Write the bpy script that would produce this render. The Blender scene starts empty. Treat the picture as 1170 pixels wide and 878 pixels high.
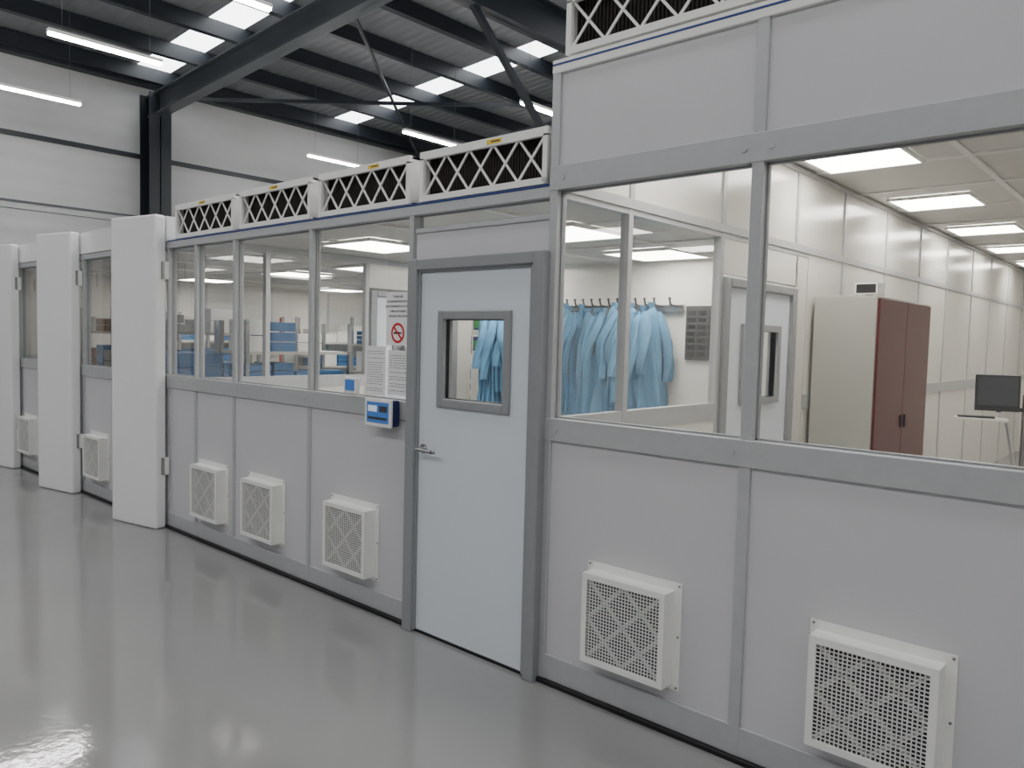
import bpy, math, random
import numpy as np
from mathutils import Vector, Matrix
random.seed(7)
scn=bpy.context.scene

# ---------------------------------------------------------------- materials
def lin(v):
    v/=255.0
    return v/12.92 if v<=0.04045 else ((v+0.055)/1.055)**2.4
def C(r,g,b): return (lin(r),lin(g),lin(b),1)
def pm(name,col,rough=0.5,metal=0.0,var=0.04,scale=6.0,bump=0.0,bscale=60.0,spec=0.5,coat=0.0,rvar=0.0):
    m=bpy.data.materials.new(name); m.use_nodes=True
    n=m.node_tree.nodes; l=m.node_tree.links
    b=n["Principled BSDF"]
    tc=n.new("ShaderNodeTexCoord"); nz=n.new("ShaderNodeTexNoise"); nz.inputs["Scale"].default_value=scale; nz.inputs["Detail"].default_value=4
    l.new(tc.outputs["Object"],nz.inputs["Vector"])
    cr=n.new("ShaderNodeValToRGB")
    cr.color_ramp.elements[0].position=0.3; cr.color_ramp.elements[1].position=0.7
    cr.color_ramp.elements[0].color=tuple(max(0,c*(1-var)) for c in col[:3])+(1,)
    cr.color_ramp.elements[1].color=tuple(min(1,c*(1+var)) for c in col[:3])+(1,)
    l.new(nz.outputs["Fac"],cr.inputs["Fac"]); l.new(cr.outputs["Color"],b.inputs["Base Color"])
    b.inputs["Roughness"].default_value=rough; b.inputs["Metallic"].default_value=metal
    b.inputs["Specular IOR Level"].default_value=spec
    b.inputs["Coat Weight"].default_value=coat
    if rvar:
        mr=n.new("ShaderNodeMapRange"); mr.inputs["To Min"].default_value=rough-rvar; mr.inputs["To Max"].default_value=rough+rvar
        l.new(nz.outputs["Fac"],mr.inputs["Value"]); l.new(mr.outputs["Result"],b.inputs["Roughness"])
    if bump:
        n2=n.new("ShaderNodeTexNoise"); n2.inputs["Scale"].default_value=bscale; n2.inputs["Detail"].default_value=3
        l.new(tc.outputs["Object"],n2.inputs["Vector"])
        bp=n.new("ShaderNodeBump"); bp.inputs["Strength"].default_value=bump; bp.inputs["Distance"].default_value=0.01
        l.new(n2.outputs["Fac"],bp.inputs["Height"]); l.new(bp.outputs["Normal"],b.inputs["Normal"])
    return m
def emi(name,col,s):
    m=bpy.data.materials.new(name); m.use_nodes=True
    n=m.node_tree.nodes; l=m.node_tree.links; n.clear()
    o=n.new("ShaderNodeOutputMaterial"); e=n.new("ShaderNodeEmission")
    e.inputs["Color"].default_value=col; e.inputs["Strength"].default_value=s
    l.new(e.outputs[0],o.inputs["Surface"]); return m
def glass(name,tint=(0.95,0.96,0.96,1),base=0.10):
    m=bpy.data.materials.new(name); m.use_nodes=True
    n=m.node_tree.nodes; l=m.node_tree.links; n.clear()
    o=n.new("ShaderNodeOutputMaterial"); t=n.new("ShaderNodeBsdfTransparent"); g=n.new("ShaderNodeBsdfGlossy")
    g.inputs["Roughness"].default_value=0.01; t.inputs["Color"].default_value=tint
    lw=n.new("ShaderNodeLayerWeight"); lw.inputs["Blend"].default_value=0.5
    p=n.new("ShaderNodeMath"); p.operation='POWER'; p.inputs[1].default_value=4
    mu=n.new("ShaderNodeMath"); mu.operation='MULTIPLY_ADD'; mu.inputs[1].default_value=0.9; mu.inputs[2].default_value=base
    mx=n.new("ShaderNodeMixShader")
    l.new(lw.outputs["Facing"],p.inputs[0]); l.new(p.outputs[0],mu.inputs[0]); l.new(mu.outputs[0],mx.inputs[0])
    l.new(t.outputs[0],mx.inputs[1]); l.new(g.outputs[0],mx.inputs[2]); l.new(mx.outputs[0],o.inputs["Surface"])
    return m

M=dict(
 panel=pm("grey_laminate_panel",C(204,203,206),0.36,var=0.015,scale=2,bump=0.02,bscale=300),
 door=pm("door_laminate",C(220,226,233),0.3,var=0.01,scale=2),
 alu=pm("aluminium_extrusion",C(182,183,184),0.36,metal=0.12,var=0.03,scale=20),
 alud=pm("aluminium_door_frame",C(150,152,154),0.36,metal=0.12,var=0.03,scale=20),
 white=pm("white_gloss_panel",C(245,245,244),0.10,var=0.01,scale=2,coat=0.4),
 wpaint=pm("white_powder_coat",C(240,239,235),0.4,var=0.02,scale=8),
 iwall=pm("cleanroom_inner_wall",C(222,219,212),0.20,var=0.015,scale=2),
 iceil=pm("cleanroom_ceiling_tile",C(205,203,198),0.5,var=0.02,scale=2),
 tbar=pm("white_ceiling_grid",C(228,227,223),0.4,var=0.01),
 black=pm("black_gap",C(16,16,18),0.6,var=0.1),
 dark=pm("dark_filter_media",C(50,46,42),0.9,var=0.15,scale=30),
 dgrey=pm("grey_filter_media",C(70,70,73),0.9,var=0.1,scale=30),
 strap=pm("filter_support_strap",C(190,190,188),0.6),
 blue=pm("blue_stripe",C(26,55,125),0.4),
 yellow=pm("yellow_label",C(235,200,45),0.5),
 steel=pm("brushed_steel",C(170,170,170),0.25,metal=0.9,var=0.05,scale=40),
 wire=pm("galvanised_wire",C(110,112,114),0.5,metal=0.5),
 dsteel=pm("painted_dark_steel",C(28,34,41),0.45,var=0.1,scale=3),
 rafter=pm("painted_grey_steel",C(80,85,90),0.30,var=0.08,scale=3),
 coat=pm("light_blue_cloth",C(92,142,176),0.85,var=0.12,scale=9,bump=0.25,bscale=60),
 beige=pm("beige_cabinet_paint",C(180,179,170),0.35,var=0.02),
 red=pm("dark_red_cabinet_paint",C(88,8,18),0.28,var=0.05),
 notice=pm("charcoal_board",C(62,64,68),0.6),
 paper=pm("white_paper",C(242,242,240),0.6,var=0.01),
 ink=pm("black_ink",C(25,25,28),0.6),
 sred=pm("sign_red",C(205,30,35),0.5),
 cyan=pm("crate_blue",C(32,100,155),0.45,var=0.08),
 card=pm("cardboard",C(160,120,85),0.8,var=0.1),
 navy=pm("navy_plastic",C(28,38,90),0.35),
 green=pm("poster_green",C(60,140,70),0.6,var=0.3,scale=30),
 pred=pm("red_post_paint",C(190,30,30),0.4),
 bench=pm("bench_top",C(200,196,188),0.4),
 rubber=pm("black_rubber",C(22,22,24),0.5),
)
M['batten']=emi("led_batten_glow",(1,0.98,0.96,1),80)
M['led']=emi("led_panel_glow",(1,0.96,0.89,1),19)
M['sky']=emi("translucent_rooflight",(0.95,0.98,1,1),6.5)
M['screen']=emi("screen_glow",(0.06,0.16,0.42,1),0.8)
M['screenw']=emi("screen_white",(0.75,0.85,1,1),0.7)
M['glass']=glass("window_glass")

def floor_mat():
    m=bpy.data.materials.new("grey_epoxy_floor"); m.use_nodes=True
    n=m.node_tree.nodes; l=m.node_tree.links; b=n["Principled BSDF"]
    tc=n.new("ShaderNodeTexCoord")
    a=n.new("ShaderNodeTexNoise"); a.inputs["Scale"].default_value=0.8; a.inputs["Detail"].default_value=6
    l.new(tc.outputs["Object"],a.inputs["Vector"])
    cr=n.new("ShaderNodeValToRGB"); cr.color_ramp.elements[0].position=.3; cr.color_ramp.elements[1].position=.7
    cr.color_ramp.elements[0].color=C(137,136,135); cr.color_ramp.elements[1].color=C(145,144,143)
    l.new(a.outputs["Fac"],cr.inputs["Fac"]); l.new(cr.outputs["Color"],b.inputs["Base Color"])
    r=n.new("ShaderNodeTexNoise"); r.inputs["Scale"].default_value=5; r.inputs["Detail"].default_value=5
    l.new(tc.outputs["Object"],r.inputs["Vector"])
    mr=n.new("ShaderNodeMapRange"); mr.inputs["To Min"].default_value=.04; mr.inputs["To Max"].default_value=.10
    l.new(r.outputs["Fac"],mr.inputs["Value"]); l.new(mr.outputs["Result"],b.inputs["Roughness"])
    bn=n.new("ShaderNodeTexNoise"); bn.inputs["Scale"].default_value=24; bn.inputs["Detail"].default_value=2
    l.new(tc.outputs["Object"],bn.inputs["Vector"])
    bp=n.new("ShaderNodeBump"); bp.inputs["Strength"].default_value=.05; bp.inputs["Distance"].default_value=.01
    l.new(bn.outputs["Fac"],bp.inputs["Height"]); l.new(bp.outputs["Normal"],b.inputs["Normal"])
    b.inputs["Specular IOR Level"].default_value=.85
    return m
M['floor']=floor_mat()
def rib_mat(name,col,axis,scale,strength=.6,rough=.5):
    m=pm(name,col,rough,var=.04,scale=1.5)
    n=m.node_tree.nodes; l=m.node_tree.links; b=n["Principled BSDF"]
    tc=n.new("ShaderNodeTexCoord"); w=n.new("ShaderNodeTexWave"); w.wave_type='BANDS'; w.bands_direction=axis
    w.inputs["Scale"].default_value=scale
    l.new(tc.outputs["Object"],w.inputs["Vector"])
    bp=n.new("ShaderNodeBump"); bp.inputs["Strength"].default_value=strength; bp.inputs["Distance"].default_value=.03
    l.new(w.outputs["Fac"],bp.inputs["Height"]); l.new(bp.outputs["Normal"],b.inputs["Normal"])
    return m
M['roof']=rib_mat("profiled_roof_sheet",C(130,133,136),'Y',1.6)
M['clad']=rib_mat("wall_cladding",C(180,181,181),'Z',1.0,.25)

# ---------------------------------------------------------------- mesh builder
class MB:
    def __init__(s): s.v=[];s.f=[];s.m=[];s.sm=[]; s.mats=[]; s.T=Matrix.Identity(4)
    def mi(s,k):
        if k not in s.mats: s.mats.append(k)
        return s.mats.index(k)
    def add(s,vs,fs,k,smooth=False):
        b=len(s.v); s.v+=[tuple(s.T@Vector(p)) for p in vs]
        i=s.mi(k)
        for f in fs: s.f.append(tuple(b+j for j in f)); s.m.append(i); s.sm.append(smooth)
    def box(s,x0,x1,y0,y1,z0,z1,k):
        x0,x1=min(x0,x1),max(x0,x1); y0,y1=min(y0,y1),max(y0,y1); z0,z1=min(z0,z1),max(z0,z1)
        vs=[(x0,y0,z0),(x1,y0,z0),(x1,y1,z0),(x0,y1,z0),(x0,y0,z1),(x1,y0,z1),(x1,y1,z1),(x0,y1,z1)]
        s.add(vs,[(0,3,2,1),(4,5,6,7),(0,1,5,4),(1,2,6,5),(2,3,7,6),(3,0,4,7)],k)
    def quad(s,p,k): s.add(p,[tuple(range(len(p)))],k)
    def bar(s,p0,p1,w,t,up,k):
        p0=Vector(p0);p1=Vector(p1);d=(p1-p0).normalized();u=Vector(up);u=(u-d*u.dot(d)).normalized();r=d.cross(u)
        vs=[]
        for p in (p0,p1):
            for a,b in ((-1,-1),(1,-1),(1,1),(-1,1)): vs.append(tuple(p+r*a*w/2+u*b*t/2))
        s.add(vs,[(0,3,2,1),(4,5,6,7),(0,1,5,4),(1,2,6,5),(2,3,7,6),(3,0,4,7)],k)
    def cyl(s,p0,p1,r,k,n=12,r1=None):
        p0=Vector(p0);p1=Vector(p1);d=(p1-p0).normalized()
        u=Vector((0,0,1)) if abs(d.z)<.9 else Vector((1,0,0))
        u=(u-d*u.dot(d)).normalized(); w=d.cross(u); r1=r if r1 is None else r1
        vs=[];
        for p,q in ((p0,r),(p1,r1)):
            for i in range(n):
                a=2*math.pi*i/n; vs.append(tuple(p+(u*math.cos(a)+w*math.sin(a))*q))
        s.add(vs,[(i,(i+1)%n,n+(i+1)%n,n+i) for i in range(n)],k,True)
        s.add(vs,[tuple(range(n-1,-1,-1)),tuple(range(n,2*n))],k)
    def loft(s,rings,k,cap=True):
        n=len(rings[0]); vs=[p for r in rings for p in r]; fs=[]
        for j in range(len(rings)-1):
            for i in range(n): fs.append((j*n+i,j*n+(i+1)%n,(j+1)*n+(i+1)%n,(j+1)*n+i))
        s.add(vs,fs,k,True)
        if cap: s.add(vs,[tuple(range(n)),tuple(reversed(range((len(rings)-1)*n,len(rings)*n)))],k)
    def obj(s,name,parent=None,bevel=0,seg=2):
        me=bpy.data.meshes.new(name); me.from_pydata(s.v,[],s.f)
        for k in s.mats: me.materials.append(M[k])
        me.polygons.foreach_set("material_index",s.m); me.polygons.foreach_set("use_smooth",s.sm); me.update()
        o=bpy.data.objects.new(name,me); scn.collection.objects.link(o)
        if parent: o.parent=parent
        if bevel:
            b=o.modifiers.new("bevel",'BEVEL'); b.width=bevel; b.segments=seg; b.limit_method='ANGLE'; b.harden_normals=False
        return o
def empty(name,loc=(0,0,0)):
    e=bpy.data.objects.new(name,None); scn.collection.objects.link(e); e.empty_display_size=.1; return e
def text(s,size,loc,rot,k,parent,name,align='CENTER',ext=.0004):
    cu=bpy.data.curves.new(name,'FONT'); cu.body=s; cu.size=size; cu.align_x=align; cu.align_y='CENTER'; cu.extrude=ext
    o=bpy.data.objects.new(name,cu); cu.materials.append(M[k]); scn.collection.objects.link(o)
    o.location=loc; o.rotation_euler=rot; o.parent=parent; return o
FR=(math.radians(90),0,0)

# ---------------------------------------------------------------- warehouse shell
XW=-15.0; XE=9.0; YS=-10.0; YN=17.0
b=MB(); b.box(XW-.2,XE+.2,YS-.2,YN+.2,-.1,0,'floor'); b.obj("floor")
def rz(x): return 6.42+.052*(x-XW)
b=MB()
b.box(XW-.2,XW,YS,YN,0,6.5,'clad')
for z in (1.2,2.4,3.6): b.box(XW,XW+.012,YS,YN,z,z+.012,'rafter')
b.box(XW,XW+.05,YS,YN,4.80,4.88,'dsteel')
b.box(XW,XW+.03,YS,YN,3.72,3.75,'rafter')
b.obj("wall_west")
b=MB(); b.box(XW,XE,YN,YN+.2,0,7.8,'clad'); b.obj("wall_north")
b=MB(); b.box(XW,XE,YS-.2,YS,0,7.8,'clad'); b.obj("wall_south")
b=MB(); b.box(XE,XE+.2,YS,YN,0,7.8,'clad'); b.obj("wall_east")
b=MB()
strips=[(-7.0,-6.2),(-1.6,-.8),(3.15,3.75),(7.4,8.0),(11.8,12.4)]
ys=[YS-.2]
for s0,s1 in strips: ys+= [s0,s1]
ys.append(YN+.2)
for i in range(len(ys)-1):
    k='sky' if i%2 else 'roof'
    y0,y1=ys[i],ys[i+1]
    b.quad([(XW-.3,y0,rz(XW-.3)),(XW-.3,y1,rz(XW-.3)),(XE+.3,y1,rz(XE+.3)),(XE+.3,y0,rz(XE+.3))],k)
    b.quad([(XW-.3,y0,rz(XW-.3)+.1),(XE+.3,y0,rz(XE+.3)+.1),(XE+.3,y1,rz(XE+.3)+.1),(XW-.3,y1,rz(XW-.3)+.1)],'roof')
b.obj("ceiling_warehouse_roof")
b=MB()
def ibeam(b,p0,p1,h,w,k,up=(0,0,1)):
    p0=Vector(p0);p1=Vector(p1);d=(p1-p0).normalized();u=Vector(up);u=(u-d*u.dot(d)).normalized()
    b.bar(p0,p1,.02,h,u,k)
    for s in (-1,1): b.bar(p0+u*s*(h/2-.012),p1+u*s*(h/2-.012),w,.024,u,k)
for yy in (-9.3,-2.9,3.5,9.9,16.3):
    ibeam(b,(XW+.1,yy,rz(XW)-.66),(XE,yy,rz(XE)-.66),.40,.22,'rafter')
    ibeam(b,(XW+.22,yy,0),(XW+.22,yy,rz(XW)-.45),.42,.40,'dsteel',(1,0,0))
b.obj("steel_portal_frame")
b=MB()
x=XW+.3
while x<XE:
    b.box(x-.035,x+.035,YS,YN,rz(x)-.26,rz(x)-.02,'dsteel')
    b.box(x-.035,x+.09,YS,YN,rz(x)-.28,rz(x)-.255,'dsteel')
    x+=1.35
b.box(XW+.05,XW+.25,YS,YN,6.1,6.35,'dsteel')
ibeam(b,(-7.3,YS,6.15),(-7.3,YN,6.15),.5,.22,'dsteel')
b.obj("roof_purlins")
b=MB()
b.bar((-7.3,4.25,6.0),(-7.3,8.3,2.45),.08,.08,(1,0,0),'dsteel')
b.bar((-14.6,3.6,5.9),(-9.0,9.8,6.2),.06,.06,(0,0,1),'dsteel')
b.bar((-9.0,3.6,6.2),(-14.6,9.8,5.9),.045,.045,(0,0,1),'dsteel')
b.obj("roof_bracing")
for xx in (-12.9,-10.1,-7.5,-4.8,-2.1,.6,3.3,6.0):
    for yy in (-4.4,.93,6.2,11.5):
        b=MB()
        b.box(xx-.04,xx+.04,yy-.65,yy+.65,5.02,5.06,'wpaint')
        b.box(xx-.035,xx+.035,yy-.64,yy+.64,4.99,5.02,'batten')
        for s in (-.5,.5): b.cyl((xx,yy+s,5.06),(xx,yy+s,rz(xx)-.2),.0025,'wire',5)
        b.obj("led_batten_light")

# ---------------------------------------------------------------- cleanroom front wall
RB,RT=1.166,1.272; BB,BT=2.329,2.44
XM_T=[-2.30,-1.309,-.31,.69,1.69,2.69]
XM_S=[-11.4,-10.2,-9.5,-8.22,-7.5,-6.34,-5.86,-5.263,-4.29,-3.309]
b=MB()
for i in range(len(XM_T)-1):
    x0,x1=XM_T[i],XM_T[i+1]
    b.box(x0,x1,0,.05,.02,RB+.02,'panel'); b.box(x0,x1,0,.05,BT-.02,2.88,'panel')
for i in range(len(XM_S)-1):
    x0,x1=XM_S[i],XM_S[i+1]
    b.box(x0,x1,0,.05,.02,RB+.02,'panel')
    if x1<=-6.3: b.box(x0,x1,-.02,.05,2.355,2.56,'white')
b.box(-3.27,-2.31,0,.05,2.04,2.21,'panel')
b.obj("wall_front")
b=MB()
mw=.024
for x in XM_T: b.box(x-mw,x+mw,-.012,.06,.02,2.92,'alu')
b.box(-2.324,2.714,-.01,.06,.02,.14,'alu')
b.box(-2.324,2.714,-.016,.06,RB,RT,'alu')
b.box(-2.324,2.714,-.016,.06,BB,BT,'alu')
b.box(-2.324,2.714,-.016,.06,2.86,2.92,'wpaint')
b.box(-2.324,2.714,-.018,-.012,2.893,2.905,'blue')
for x in XM_S: b.box(x-.018,x+.018,-.01,.06,.02,2.345,'alu')
b.box(-11.4,-3.27,-.008,.06,.02,.13,'alu')
b.box(-11.4,-3.27,-.014,.06,RB,RT,'alu')
b.box(-11.4,-2.32,-.014,.06,2.30,2.352,'alu')
b.box(-6.34,-2.32,-.016,.05,2.352,2.362,'blue')
b.box(-3.27,-2.31,-.01,.05,2.20,2.225,'alu')
b.box(-11.4,2.7,-.03,.05,0,.022,'black')
b.obj("trim_1",bevel=.003,seg=1)
b=MB()
for x in XM_T:
    for z in ((RB+RT)/2,(BB+BT)/2):
        for dx in (-.055,.055): b.cyl((x+dx,-.020,z),(x+dx,-.014,z),.013,'alu',16)
for x in (-5.263,-4.29):
    for dx in (-.045,.045): b.cyl((x+dx,-.018,1.219),(x+dx,-.012,1.219),.011,'alu',16)
b.obj("trim_2",bevel=.001,seg=1)
wn=1
def win(x0,x1,z0,z1):
    global wn
    b=MB(); y=.03
    g=.008
    b.box(x0,x1,y-.01,y+.01,z0,z0+g,'alud'); b.box(x0,x1,y-.01,y+.01,z1-g,z1,'alud')
    b.box(x0,x0+g,y-.01,y+.01,z0,z1,'alud'); b.box(x1-g,x1,y-.01,y+.01,z0,z1,'alud')
    b.quad([(x0,y,z0),(x1,y,z0),(x1,y,z1),(x0,y,z1)],'glass')
    b.obj("window_%d"%wn); wn+=1
for i in range(len(XM_T)-1): win(XM_T[i]+mw,XM_T[i+1]-mw,RT,BB)
for i in range(len(XM_S)-1): win(XM_S[i]+.018,XM_S[i+1]-.018,RT,2.30)
win(-3.27,-2.32,2.225,2.30)

# ---------------------------------------------------------------- door
d=empty("door_1")
b=MB()
for x0,x1 in ((-3.275,-3.20),(-2.375,-2.31)): b.box(x0,x1,-.06,.05,0,2.055,'alud')
b.box(-3.20,-2.375,-.06,.05,1.995,2.055,'alud')
b.box(-3.20,-2.375,-.02,.05,0,.012,'steel')
b.obj("frame",d,bevel=.012,seg=3)
b=MB(); b.box(-2.40,-2.372,-.045,.02,.012,1.995,'alud'); b.box(-3.203,-3.19,-.045,.02,.012,1.995,'alud'); b.box(-3.19,-2.40,-.045,.02,1.984,1.998,'alud'); b.obj("frame_rebate",d,bevel=.004)
b=MB()
wx0,wx1,wz0,wz1=-3.0,-2.565,1.31,1.735
b.box(-3.188,wx0,-.03,.015,.015,1.982,'door'); b.box(wx1,-2.402,-.03,.015,.015,1.982,'door')
b.box(wx0,wx1,-.03,.015,.015,wz0,'door'); b.box(wx0,wx1,-.03,.015,wz1,1.982,'door')
b.obj("leaf",d)
b=MB(); t=.045
b.box(wx0-t,wx0+.004,-.045,.03,wz0-t,wz1+t,'alud'); b.box(wx1-.004,wx1+t,-.045,.03,wz0-t,wz1+t,'alud')
b.box(wx0,wx1,-.045,.03,wz0-t,wz0+.004,'alud'); b.box(wx0,wx1,-.045,.03,wz1-.004,wz1+t,'alud')
b.obj("vision_panel_frame",d,bevel=.008,seg=3)
b=MB(); b.box(wx0,wx0+.008,-.02,0,wz0,wz1,'black'); b.box(wx1-.008,wx1,-.02,0,wz0,wz1,'black'); b.box(wx0,wx1,-.02,0,wz0,wz0+.008,'black'); b.box(wx0,wx1,-.02,0,wz1-.008,wz1,'black')
b.quad([(wx0,-.01,wz0),(wx1,-.01,wz0),(wx1,-.01,wz1),(wx0,-.01,wz1)],'glass'); b.obj("vision_panel",d)
b=MB(); b.cyl((-3.145,-.038,1.03),(-3.145,-.03,1.03),.026,'steel',24); b.cyl((-3.145,-.085,1.03),(-3.145,-.03,1.03),.010,'steel',16)
b.cyl((-3.150,-.08,1.03),(-3.03,-.082,1.026),.010,'steel',16); b.cyl((-3.03,-.082,1.026),(-3.02,-.065,1.026),.010,'steel',16)
b.obj("lever_handle",d)

# ---------------------------------------------------------------- fan filter units
def lattice(b,x0,x1,z0,z1,y,n,w,k):
    p=(x1-x0)/n
    for i in range(n):
        a=x0+i*p
        b.bar((a,y,z0),(a+p,y,z1),w,.006,(0,1,0),k); b.bar((a,y+.003,z1),(a+p,y+.003,z0),w,.006,(0,1,0),k)
def ffu(x0,x1,z0,z1,lab):
    e=empty("fan_filter_unit")
    b=MB(); dp=.6; f=.03
    b.box(x0,x1,0,dp,z1-.012,z1,'wpaint'); b.box(x0,x1,0,dp,z0,z0+.012,'wpaint')
    b.box(x0,x0+.012,0,dp,z0,z1,'wpaint'); b.box(x1-.012,x1,0,dp,z0,z1,'wpaint'); b.box(x0,x1,dp-.01,dp,z0,z1,'wpaint')
    b.box(x0-.004,x1+.004,-.012,.01,z1-f-.008,z1+.004,'wpaint'); b.box(x0-.004,x1+.004,-.012,.01,z0-.002,z0+f,'wpaint')
    b.box(x0-.004,x0+f*.8,-.012,.01,z0+f,z1-f,'wpaint'); b.box(x1-f*.8,x1+.004,-.012,.01,z0+f,z1-f,'wpaint')
    b.obj("housing",e)
    b=MB(); lattice(b,x0+.02,x1-.02,z0+f-.004,z1-f,.004,5,.012,'wpaint')
    b.obj("lattice_guard",e)
    b=MB(); n=46; w=(x1-x0-.024)/n
    for i in range(n): b.box(x0+.012+i*w,x0+.012+(i+.6)*w,.05,.10,z0+.012,z1-.012,'dark')
    b.box(x0+.012,x1-.012,.09,.11,z0+.012,z1-.012,'black'); b.obj("pleated_filter",e)
    b=MB(); b.box(x0+lab,x0+lab+.10,-.0135,-.012,z1-.028,z1-.006,'yellow')
    b.box(x0+lab+.03,x0+lab+.09,-.0142,-.013,z1-.020,z1-.014,'ink'); b.obj("warning_label",e)
for x0,x1,l in ((-6.20,-5.28,.4),(-5.18,-4.30,.4),(-4.20,-3.335,.5),(-3.24,-2.35,.50)): ffu(x0,x1,2.37,2.63,l)
for x0,x1 in ((-2.25,-1.30),(-1.25,-.30),(-.25,.70),(.75,1.70),(1.75,2.68)): ffu(x0,x1,2.935,3.20,.5)

# ---------------------------------------------------------------- return air grilles
def grille(xa):
    e=empty("return_air_grille")
    x0,x1,z0,z1=xa,xa+.48,.19,.645
    b=MB(); b.box(x0,x1,-.005,-.001,z0,z1,'wpaint')
    for sx in (x0+.012,x1-.012):
        for sz in (z0+.012,z1-.012,(z0+z1)/2): b.cyl((sx,-.008,sz),(sx,-.005,sz),.005,'steel',8)
    b.obj("back_plate",e)
    X0,X1,Z0,Z1=x0+.025,x1-.035,z0+.02,z1-.035
    b=MB(); t=.026; yf=-.08
    b.box(X0,X1,yf,-.005,Z1-.006,Z1,'wpaint'); b.box(X0,X1,yf,-.005,Z0,Z0+.006,'wpaint'); b.box(X0,X0+.006,yf,-.005,Z0+.006,Z1-.006,'wpaint'); b.box(X1-.006,X1,yf,-.005,Z0+.006,Z1-.006,'wpaint')
    o=[(X0,Z0),(X1,Z0),(X1,Z1),(X0,Z1)]; n_=[(X0+t,Z0+t),(X1-t,Z0+t),(X1-t,Z1-t),(X0+t,Z1-t)]
    vs=[(x,yf-.002,z) for x,z in o]+[(x,yf-.002,z) for x,z in n_]+[(x,yf+.006,z) for x,z in n_]+[(x,yf+.001,z) for x,z in o]
    fs=[]
    for i in range(4):
        j=(i+1)%4; fs+=[(i,j,4+j,4+i),(4+i,4+j,8+j,8+i),(j,i,12+i,12+j)]
    b.add(vs,fs,'wpaint')
    b.obj("housing",e)
    b=MB(); n=24
    for i in range(1,n):
        xx=X0+t+(X1-X0-2*t)*i/n; b.box(xx-.0021,xx+.0021,yf+.002,yf+.004,Z0+t,Z1-t,'wpaint')
        zz=Z0+t+(Z1-Z0-2*t)*i/n; b.box(X0+t,X1-t,yf+.002,yf+.004,zz-.0021,zz+.0021,'wpaint')
    b.obj("square_mesh",e)
    b=MB(); w=X1-X0-2*t; h=Z1-Z0-2*t; xa_=X0+t; za=Z0+t
    for (u0,v0,u1,v1) in ((0,0,1,1),(0,1,1,0),(0,.5,.5,1),(.5,0,1,.5),(0,.5,.5,0),(.5,1,1,.5)):
        b.bar((xa_+u0*w,yf+.012,za+v0*h),(xa_+u1*w,yf+.012,za+v1*h),.018,.003,(0,1,0),'strap')
    b.box(xa_-.01,xa_+w+.01,yf+.03,yf+.035,za-.01,za+h+.01,'dgrey')
    b.obj("filter",e)
for xa in (-10.09,-8.07,-5.82,-5.05,-4.04,-2.04,-1.03,.2,1.2): grille(xa)

# ---------------------------------------------------------------- white hinged cover panels
def leafpanel(hx,ang):
    e=empty("white_cover_panel")
    b=MB(); b.T=Matrix.Translation((hx,-.022,0))@Matrix.Rotation(math.radians(ang),4,'Z')
    b.box(-.60,0,-.10,0,.0,2.565,'white'); b.obj("panel",e,bevel=.022,seg=4)
    b=MB()
    for z in (.45,2.05):
        b.box(hx-.0,hx+.03,-.05,-.016,z,z+.14,'wpaint'); b.cyl((hx+.012,-.06,z),(hx+.012,-.06,z+.14),.012,'steel',10)
    b.obj("hinges",e)
leafpanel(-6.335,12); leafpanel(-8.24,12); leafpanel(-10.13,12)

# ---------------------------------------------------------------- interior: partitions
def partition(name,x,side):
    b=MB(); t=.02
    b.box(x-t,x+t,.06,1.62,.0,RB,'iwall')
    b.box(x-t-.004,x+t+.004,.06,1.62,RB,RT,'alu'); b.box(x-t-.004,x+t+.004,.06,3.0,2.30,2.352,'alu')
    for y in (.6,1.62): b.box(x-t-.006,x+t+.006,y-.02,y+.02,0,2.352,'alu')
    b.box(x-t,x+t,1.64,2.8,2.08,2.30,'iwall'); b.box(x-t,x+t,2.78,2.99,0,2.3,'iwall')
    b.obj(name)
    b=MB()
    for y0,y1 in ((.06,.58),(.64,1.6)): b.quad([(x,y0,RT),(x,y1,RT),(x,y1,2.30),(x,y0,2.30)],'glass')
    global wn
    b.obj("window_%d"%wn); wn+=1
    e=empty("door_%d"%side)
    b=MB(); b.box(x-.05,x+.05,1.65,1.72,0,2.06,'alud'); b.box(x-.05,x+.05,2.69,2.77,0,2.06,'alud'); b.box(x-.05,x+.05,1.72,2.69,2.0,2.06,'alud'); b.obj("frame",e,bevel=.008)
    b=MB(); a0,a1,c0,c1=1.97,2.48,1.28,1.73
    b.box(x-.02,x+.02,1.72,a0,.01,2.0,'door'); b.box(x-.02,x+.02,a1,2.69,.01,2.0,'door'); b.box(x-.02,x+.02,a0,a1,.01,c0,'door'); b.box(x-.02,x+.02,a0,a1,c1,2.0,'door')
    b.obj("leaf",e)
    b=MB(); t=.045
    b.box(x-.04,x+.04,a0-t,a0,c0-t,c1+t,'alud'); b.box(x-.04,x+.04,a1,a1+t,c0-t,c1+t,'alud'); b.box(x-.04,x+.04,a0,a1,c0-t,c0,'alud'); b.box(x-.04,x+.04,a0,a1,c1,c1+t,'alud')
    b.quad([(x,a0,c0),(x,a1,c0),(x,a1,c1),(x,a0,c1)],'glass'); b.obj("vision_panel",e)
partition("wall_partition_right",-2.3,2)
partition("wall_partition_left",-5.86,3)
b=MB()
b.box(-2.32,-2.28,3.0,12.2,0,2.93,'iwall')
b.box(-2.32,-2.28,.06,3.0,2.355,2.93,'iwall')
for y in (.6,1.62,2.75,3.72,4.82,5.95,7.05,8.3,9.4,10.6,11.8):
    b.box(-2.285,-2.270,y-.02,y+.02,0 if y>2.8 else 2.36,2.93,'alu')
b.box(-2.29,-2.268,.06,12.2,2.33,2.38,'alu'); b.box(-2.285,-2.264,3,12.2,RB,RT,'alu')
b.box(-2.29,-2.25,.06,12.2,2.89,2.915,'alu')
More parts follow.
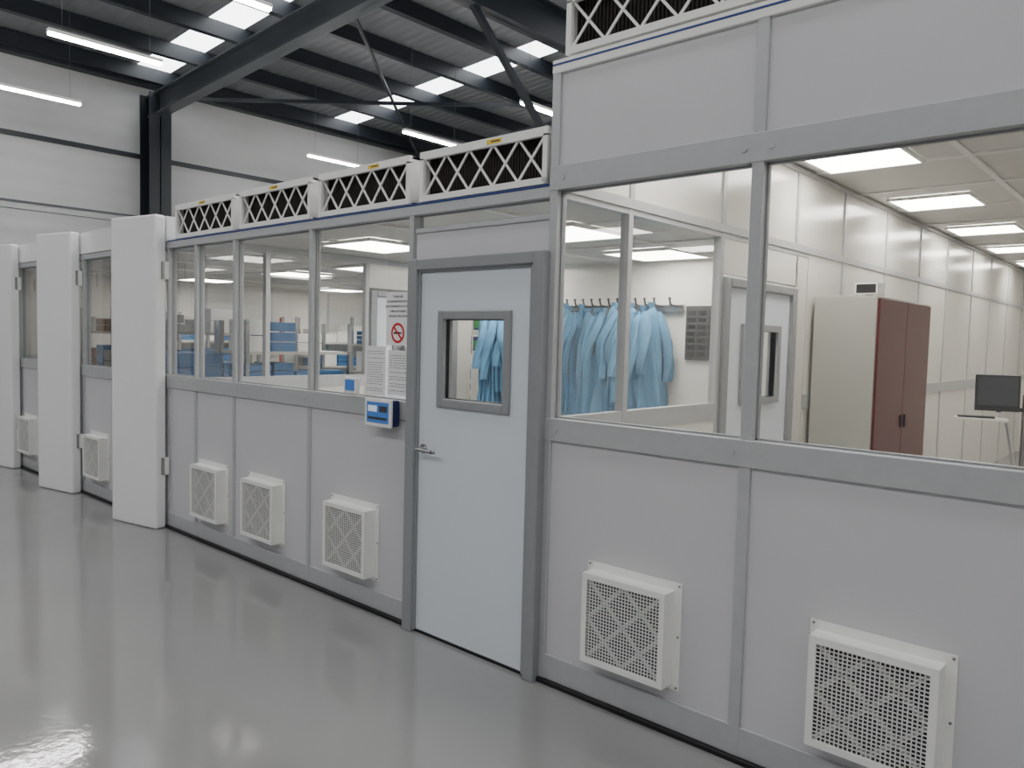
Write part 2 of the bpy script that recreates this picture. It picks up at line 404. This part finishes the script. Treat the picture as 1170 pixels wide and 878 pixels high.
b.obj("wall_right_room_west")
b=MB(); b.box(-2.32,2.7,12.2,12.3,0,2.95,'iwall')
for x in (-1.2,-.1,1.0,2.1): b.box(x-.02,x+.02,12.19,12.2,0,2.93,'alu')
b.box(-2.25,2.65,12.185,12.2,RB,RT,'alu'); b.box(-2.25,2.65,12.185,12.2,2.33,2.38,'alu'); b.obj("wall_right_room_north")
b=MB(); b.box(2.66,2.72,.06,12.3,0,2.93,'iwall'); b.obj("wall_right_room_east")
b=MB(); b.box(-5.84,-2.32,3.0,3.04,0,2.355,'iwall')
for x in (-4.9,-3.9,-2.95): b.box(x-.015,x+.015,2.99,3.0,0,2.35,'alu')
b.obj("wall_gowning_rear")
b=MB(); b.box(-11.5,-2.42,10,10.1,0,2.355,'iwall')
for i in range(8): b.box(-11+i*1.1,-10.96+i*1.1,9.985,10,0,2.35,'alu')
b.box(-11.4,-2.45,9.985,10,RB,RT,'alu'); b.obj("wall_left_room_north")
b=MB(); b.box(-11.5,-11.42,.06,10.0,0,2.355,'iwall')
for i in range(9): b.box(-11.42,-11.405,.6+i*1.1,.64+i*1.1,0,2.35,'alu')
b.box(-11.42,-11.40,.1,9.98,RB,RT,'alu'); b.obj("wall_left_room_west")
b=MB(); b.box(-2.40,-2.34,3.06,10,0,2.355,'iwall'); b.obj("wall_left_room_east")
b=MB(); b.box(-2.3,2.7,.05,12.3,2.93,2.933,'iceil')
for x in (-1.25,-.2,.85,1.9): b.box(x-.022,x+.022,.06,12.2,2.915,2.93,'tbar')
y=1.0
while y<12: b.box(-2.25,2.65,y-.022,y+.022,2.917,2.93,'tbar'); y+=1.0
b.obj("ceiling_right_room")
b=MB(); b.box(-11.5,-2.33,.065,10.1,2.355,2.365,'iceil')
x=-11
while x<-2.4: b.box(x-.015,x+.015,.07,10,2.34,2.355,'tbar'); x+=1.0
y=1.0
while y<10: b.box(-11.4,-2.35,y-.015,y+.015,2.342,2.355,'tbar'); y+=1.0
b.obj("ceiling_left_room")
def ledpanel(x0,y0,z,s=.6):
    b=MB(); b.box(x0,x0+s,y0,y0+s,z-.02,z-.012,'led')
    b.box(x0-.02,x0,y0-.02,y0+s+.02,z-.024,z,'wpaint'); b.box(x0+s,x0+s+.02,y0-.02,y0+s+.02,z-.024,z,'wpaint')
    b.box(x0,x0+s,y0-.02,y0,z-.024,z,'wpaint'); b.box(x0,x0+s,y0+s,y0+s+.02,z-.024,z,'wpaint')
    b.obj("led_ceiling_panel")
for y in (.4,2.37,4.35,6.3,8.25,10.2):
    for x in (-2.13,.25): ledpanel(x,y,2.925)  # right-hand row is unseen, added to light the room
for x in (-3.62,-5.3):
    ledpanel(x,2.25,2.350); 
ledpanel(-3.5,.9,2.350); ledpanel(-5.2,.7,2.350)
for x in (-10.6,-8.4,-6.9,-4.6):
    for y in (2.0,4.2,6.4,8.6):
        if x>-5.9 and y<3.2: continue
        ledpanel(x,y,2.350)

# ---------------------------------------------------------------- interior objects
e=empty("lab_coats_on_rack")
b=MB(); b.box(-5.45,-3.30,2.955,2.985,1.90,1.96,'steel')
hx=[]
x=-5.36
while x<-3.44: hx.append(x); x+=.093
for x in hx+[-3.35]:
    b.cyl((x,2.96,1.945),(x,2.84,1.955),.008,'rubber',8); b.cyl((x,2.84,1.955),(x,2.82,2.0),.008,'rubber',8); b.cyl((x,2.82,2.0),(x,2.82,2.015),.012,'rubber',8)
b.obj("hook_rail",e)
def gown(i,cx,cy,zt,L,rot):
    b=MB(); b.T=Matrix.Translation((cx,cy,0))@Matrix.Rotation(rot,4,'Z')
    N=64; R=[]; ph=random.random()*6; ph2=random.random()*6; lean=random.uniform(-.03,.03)
    for k in range(25):
        t=k/24; z=zt-L*t
        a=np.interp(t,[0,.03,.08,.2,.5,1],[.012,.03,.055,.095,.115,.125])
        d=np.interp(t,[0,.03,.08,.2,.5,1],[.012,.028,.04,.05,.06,.068])
        am=np.interp(t,[0,.1,.3,1],[.02,.2,.42,.5]); ring=[]
        for j in range(N):
            th=2*math.pi*j/N
            f=1+am*(.5*math.sin(5*th+ph+1.8*math.sin(3*t+ph2))+.5*math.sin(9*th+ph2-3*t))
            ring.append((a*f*math.cos(th)+.018*math.sin(6*t+ph)+lean*t,d*f*math.sin(th),z+(.03*math.sin(2*th+ph) if k==24 else 0)))
        R.append(ring)
    b.loft(R,'coat')
    for s in (-1,1):
        R=[]; ln=random.uniform(.50,.72)
        for k in range(15):
            t=k/14; r=np.interp(t,[0,.1,.3,1],[.02,.040,.046,.034]); z=zt-.05*L-ln*t
            ox=s*(.05+.075*min(1,t*2.2)+.012*math.sin(7*t+ph))+lean*t; oy=-.045+.03*math.sin(4*t+ph); ring=[]
            for j in range(18):
                th=2*math.pi*j/18; f=1+.26*math.sin(4*th+ph+9*t)
                ring.append((ox+r*f*math.cos(th),oy+r*f*math.sin(th)*1.1,z))
            R.append(ring)
        b.loft(R,'coat')
    b.cyl((0,0,zt-.015),(0,0,zt+.03),.02,'coat',12,.034)
    b.obj("coat_%d"%i,e)
for i,x in enumerate(hx):
    gown(i+1,x,2.78+random.uniform(-.05,.03),1.94+random.uniform(-.05,.01),random.uniform(.80,1.0),random.choice((-1,1))*random.uniform(.3,1.25))
b=MB(); b.box(-3.28,-2.98,2.975,2.988,1.50,1.95,'notice')
for r in range(7):
    for c in range(3): b.box(-3.26+c*.095,-3.185+c*.095,2.972,2.976,1.53+r*.057,1.57+r*.057,'rubber')
b.obj("notice_board",bevel=.002)
b=MB()
for x,z,k in ((-5.80,1.72,'green'),(-5.64,1.72,'green'),(-5.80,1.50,'green'),(-5.64,1.50,'notice')):
    b.box(x-.008,x+.145,2.985,2.99,z-.01,z+.17,'paper')
    b.box(x,x+.135,2.982,2.986,z,z+.15,'notice' if k=='notice' else 'navy'); b.box(x+.012,x+.123,2.980,2.984,z+.02,z+.11,k)
b.obj("poster_sheets")
e=empty("steel_cabinet")
b=MB(); cx0,cx1,cy0,cy1=-2.25,-1.78,3.08,4.45
b.box(cx0,cx1-.02,cy0,cy1,.03,2.02,'beige'); b.obj("carcass",e,bevel=.006)
b=MB(); ym=(cy0+cy1)/2
b.box(cx1-.02,cx1,cy0+.012,ym-.003,.06,2.0,'red'); b.box(cx1-.02,cx1,ym+.003,cy1-.012,.06,2.0,'red')
b.obj("doors",e,bevel=.003)
b=MB(); b.box(cx1,cx1+.012,ym-.055,ym-.04,1.02,1.12,'rubber'); b.box(cx1,cx1+.012,ym+.04,ym+.055,1.02,1.12,'rubber'); b.box(cx0,cx1,cy0,cy1,0,.03,'black'); b.obj("handles",e)
e=empty("desk_projector")
b=MB(); b.box(-2.0,-1.84,3.2,3.36,2.035,2.12,'wpaint'); b.box(-1.99,-1.85,3.198,3.2,2.045,2.11,'rubber'); b.cyl((-1.92,3.28,2.02),(-1.92,3.28,2.036),.03,'rubber'); b.obj("body",e,bevel=.006)
e=empty("monitor_cart")
px_,py_=-1.05,4.35
b=MB(); b.cyl((px_,py_,.08),(px_,py_,1.30),.022,'steel',16)
for a in range(5):
    an=a*2*math.pi/5+.3; b.bar((px_,py_,.09),(px_+.28*math.cos(an),py_+.28*math.sin(an),.07),.04,.03,(0,0,1),'rubber'); b.cyl((px_+.28*math.cos(an)-.015,py_+.28*math.sin(an),.03),(px_+.28*math.cos(an)+.015,py_+.28*math.sin(an),.03),.03,'rubber')
b.obj("stand",e)
b=MB(); b.bar((px_,py_,1.18),(px_-.16,py_-.1,1.20),.03,.03,(0,0,1),'rubber'); b.cyl((px_-.16,py_-.1,1.16),(px_-.16,py_-.1,1.26),.018,'rubber'); b.obj("arm",e)
b=MB(); b.T=Matrix.Translation((px_-.17,py_-.14,1.31))@Matrix.Rotation(math.radians(18),4,'Z')@Matrix.Rotation(math.radians(-8),4,'X')
b.box(-.15,.15,-.02,.02,-.14,.14,'rubber'); b.box(-.135,.135,-.023,-.02,-.10,.125,'notice'); b.obj("monitor",e,bevel=.006)
b=MB(); b.T=Matrix.Translation((px_-.22,py_-.2,1.10))@Matrix.Rotation(math.radians(15),4,'Z'); b.box(-.22,.14,-.08,.1,0,.015,'wpaint'); b.box(-.2,.05,-.06,.04,.015,.03,'rubber'); b.obj("keyboard_tray",e,bevel=.003)
b=MB(); b.cyl((px_-.02,py_-.03,.6),(px_-.10,py_-.12,1.08),.012,'alu',8); b.cyl((px_+.02,py_-.03,.5),(px_+.05,py_-.08,1.2),.006,'rubber',8); b.obj("tray_support",e)

def shelving(x0,x1,y0,y1,h,kinds,shelves,fr='steel'):
    e=empty("shelving_unit"); b=MB()
    for x in (x0,x1):
        for y in (y0,y1): b.box(x-.018,x+.018,y-.018,y+.018,0,h,fr)
    for z in shelves: b.box(x0,x1,y0,y1,z-.03,z,'bench')
    b.obj("frame",e); b=MB()
    alongx=(x1-x0)>(y1-y0)
    for z,k in zip(shelves,kinds):
        s0,s1=(x0,x1) if alongx else (y0,y1)
        x=s0+.05
        while x<s1-.2:
            w=random.uniform(.2,.34); hh=random.uniform(.14,.34)
            if x+w>s1: break
            kk=random.choice(k)
            n=random.choice((1,2)) if kk!='cyan' else 3
            for q in range(n):
                h1=hh/n
                if alongx: b.box(x,x+w-.03,y0+.05,y1-.05,z+q*h1,z+(q+1)*h1-.01,kk)
                else: b.box(x0+.05,x1-.05,x,x+w-.03,z+q*h1,z+(q+1)*h1-.01,kk)
            x+=w
    b.obj("stored_items",e,bevel=.004)
shelving(-9.1,-7.9,1.2,1.7,1.75,(('cyan',),('cyan',),('cyan',),('card','paper','wpaint')),(.15,.6,1.12,1.62))
shelving(-10.9,-9.9,.9,1.4,1.9,(('card','bench'),('cyan',),('card','beige','cyan'),('card','paper')),(.15,.6,1.1,1.6))
shelving(-7.4,-6.9,1.0,2.2,1.75,(('cyan','paper'),('cyan',),('cyan',),('wpaint','paper','cyan')),(.15,.6,1.1,1.45))
shelving(-9.6,-8.4,4.2,4.7,1.9,(('cyan','paper'),('card',),('cyan','paper'),('cyan','wpaint')),(.15,.6,1.1,1.5))
shelving(-11.35,-10.95,2.2,4.1,1.9,(('cyan','paper'),('cyan',),('cyan','paper','beige'),('cyan','wpaint')),(.15,.6,1.1,1.5))
shelving(-11.35,-10.95,4.4,6.6,1.9,(('cyan','paper'),('cyan',),('cyan','cyan','wpaint'),('cyan','wpaint')),(.15,.6,1.1,1.5))
shelving(-11.35,-10.95,7.2,9.2,1.9,(('cyan','paper'),('cyan',),('paper','card','wpaint'),('cyan','wpaint')),(.15,.6,1.1,1.5))
shelving(-7.6,-6.6,9.2,9.7,1.9,(('cyan','paper'),('cyan',),('cyan','paper'),('cyan','wpaint')),(.15,.6,1.1,1.5))
shelving(-10.4,-8.8,9.2,9.7,1.9,(('cyan','paper'),('card',),('cyan','paper'),('cyan','wpaint')),(.15,.6,1.1,1.5))
e=empty("plastic_crate_stack")
b=MB()
for x0 in (-8.0,-7.62):
    z=.12
    while z<1.42:
        b.box(x0,x0+.34,.45,.95,z,z+.12,'cyan'); b.box(x0-.012,x0+.352,.438,.962,z+.12,z+.14,'cyan'); z+=.145
b.obj("crates",e,bevel=.005)
b=MB(); b.box(-8.03,-7.25,.42,.98,.07,.11,'rubber')
for x in (-7.95,-7.33):
    for y in (.5,.9): b.cyl((x-.015,y,.04),(x+.015,y,.04),.04,'rubber')
b.obj("dolly",e)
def bench_ws(x0,x1,y0,y1):
    e=empty("workbench"); b=MB(); b.box(x0,x1,y0,y1,.86,.9,'bench')
    for x in (x0+.03,x1-.03):
        for y in (y0+.03,y1-.03): b.box(x-.02,x+.02,y-.02,y+.02,0,.86,'steel')
    b.box(x0,x1,y1-.04,y1,1.3,1.36,'steel'); b.box(x0,x0+.04,y1-.04,y1,.9,1.75,'steel'); b.box(x1-.04,x1,y1-.04,y1,.9,1.75,'steel')
    b.box(x0,x1,y1-.3,y1,1.72,1.75,'bench'); b.box(x0+.15,x0+.5,y1-.28,y1-.02,1.75,1.92,'wpaint'); b.box(x1-.5,x1-.2,y1-.28,y1-.02,1.75,1.88,'cyan')
    b.obj("frame",e,bevel=.003); b=MB()
    xm=(x0+x1)/2; b.box(xm-.27,xm+.27,y0+.35,y0+.38,1.02,1.36,'rubber'); b.box(xm-.255,xm+.255,y0+.345,y0+.35,1.035,1.345,'screenw'); b.box(xm-.03,xm+.03,y0+.37,y0+.4,.9,1.1,'rubber'); b.box(xm-.12,xm+.12,y0+.28,y0+.46,.9,.915,'rubber')
    b.box(x0+.1,x0+.4,y0+.2,y0+.45,.9,1.1,'cyan'); b.obj("computer_monitor",e)
bench_ws(-7.6,-6.2,4.6,5.3); bench_ws(-9.9,-8.5,6.4,7.1); bench_ws(-7.4,-6.0,7.2,7.9); bench_ws(-8.2,-6.8,3.1,3.7)
b=MB(); b.cyl((-9.6,3.0,.02),(-9.6,3.0,1.85),.016,'pred'); b.cyl((-9.6,3.0,0),(-9.6,3.0,.03),.14,'rubber',24); b.obj("red_post")

# ---------------------------------------------------------------- signs, control panels
yg=.016
s=empty("cleanroom_notice_sign")
b=MB(); b.box(-3.545,-3.335,yg,yg+.002,1.585,1.885,'paper'); b.obj("sheet",s)
L=["PLEASE USE","CLEANROOM PROTOCOLS","AND CLEANROOM CLOTHING","TURN OFF MOBILES","BEYOND THIS DOOR"]
for i,t_ in enumerate(L): text(t_,.0165,(-3.44,yg-.001,1.862-i*.028),FR,'ink',s,"sign_line_%d"%(i+1))
b=MB(); cx,cz,N=-3.44,1.655,40; vs=[]
for r in (.058,.044):
    for j in range(N):
        a=2*math.pi*j/N; vs.append((cx+r*math.cos(a),yg-.0012,cz+r*math.sin(a)))
b.add(vs,[(j,(j+1)%N,N+(j+1)%N,N+j) for j in range(N)],'sred')
b.bar((cx-.036,yg-.0016,cz+.036),(cx+.036,yg-.0016,cz-.036),.012,.0006,(0,1,0),'sred')
b.box(cx-.034,cx+.02,yg-.0012,yg-.0006,cz-.006,cz+.006,'ink'); b.box(cx+.024,cx+.034,yg-.0012,yg-.0006,cz-.006,cz+.006,'ink')
b.obj("no_smoking_symbol",s)
def sheet(x0,x1,z0,z1):
    s=empty("paper_notice"); b=MB(); b.box(x0,x1,yg,yg+.001,z0,z1,'paper'); z=z1-.03
    while z>z0+.02:
        xx=x0+.02
        while xx<x1-.03:
            w=random.uniform(.008,.024); b.box(xx,min(xx+w,x1-.02),yg-.001,yg,z-.0015,z+.0015,'ink'); xx+=w+.008
        z-=.014 if random.random()<.75 else .026
    b.obj("sheet",s)
sheet(-3.735,-3.545,1.285,1.575); sheet(-3.525,-3.335,1.30,1.555)
s=empty("wall_control_panel")
b=MB(); b.box(-3.60,-3.37,-.072,-.016,1.125,1.275,'navy'); b.obj("housing",s,bevel=.01,seg=3)
b=MB(); b.box(-3.605,-3.365,-.084,-.070,1.12,1.28,'wpaint'); b.obj("bezel",s,bevel=.005)
b=MB(); b.box(-3.583,-3.387,-.086,-.083,1.142,1.260,'screen'); b.box(-3.57,-3.49,-.0868,-.086,1.205,1.24,'screenw')
b.box(-3.47,-3.40,-.0868,-.086,1.205,1.24,'notice'); b.box(-3.57,-3.40,-.0868,-.086,1.16,1.175,'notice')
b.obj("touch_screen",s)
s=empty("room_monitor_display")
b=MB(); b.box(-3.865,-3.745,-.045,-.016,1.285,1.385,'wpaint'); b.obj("housing",s,bevel=.006)
b=MB(); b.box(-3.85,-3.76,-.047,-.045,1.305,1.37,'screen'); b.obj("screen",s)

# ---------------------------------------------------------------- world + camera
w=bpy.data.worlds.new("world"); scn.world=w; w.use_nodes=True
w.node_tree.nodes["Background"].inputs[0].default_value=(.7,.78,.9,1); w.node_tree.nodes["Background"].inputs[1].default_value=.5
f_,yaw,pit,rol,dd=881.89,math.radians(42.056),math.radians(3.37),math.radians(1.473),2.815
f0=Vector((-math.sin(yaw),math.cos(yaw),0)); r0=Vector((math.cos(yaw),math.sin(yaw),0))
F=f0*math.cos(pit)+Vector((0,0,-math.sin(pit))); U=r0.cross(F)
R=r0*math.cos(rol)+U*math.sin(rol); U2=U*math.cos(rol)-r0*math.sin(rol)
cd=bpy.data.cameras.new("camera"); cam=bpy.data.objects.new("camera",cd); scn.collection.objects.link(cam)
mt=Matrix((( R.x,U2.x,-F.x,0),(R.y,U2.y,-F.y,-dd),(R.z,U2.z,-F.z,1.64),(0,0,0,1)))
cam.matrix_world=mt; cd.sensor_width=36; cd.lens=36*f_/1170; cd.clip_start=.05; cd.clip_end=200
scn.camera=cam
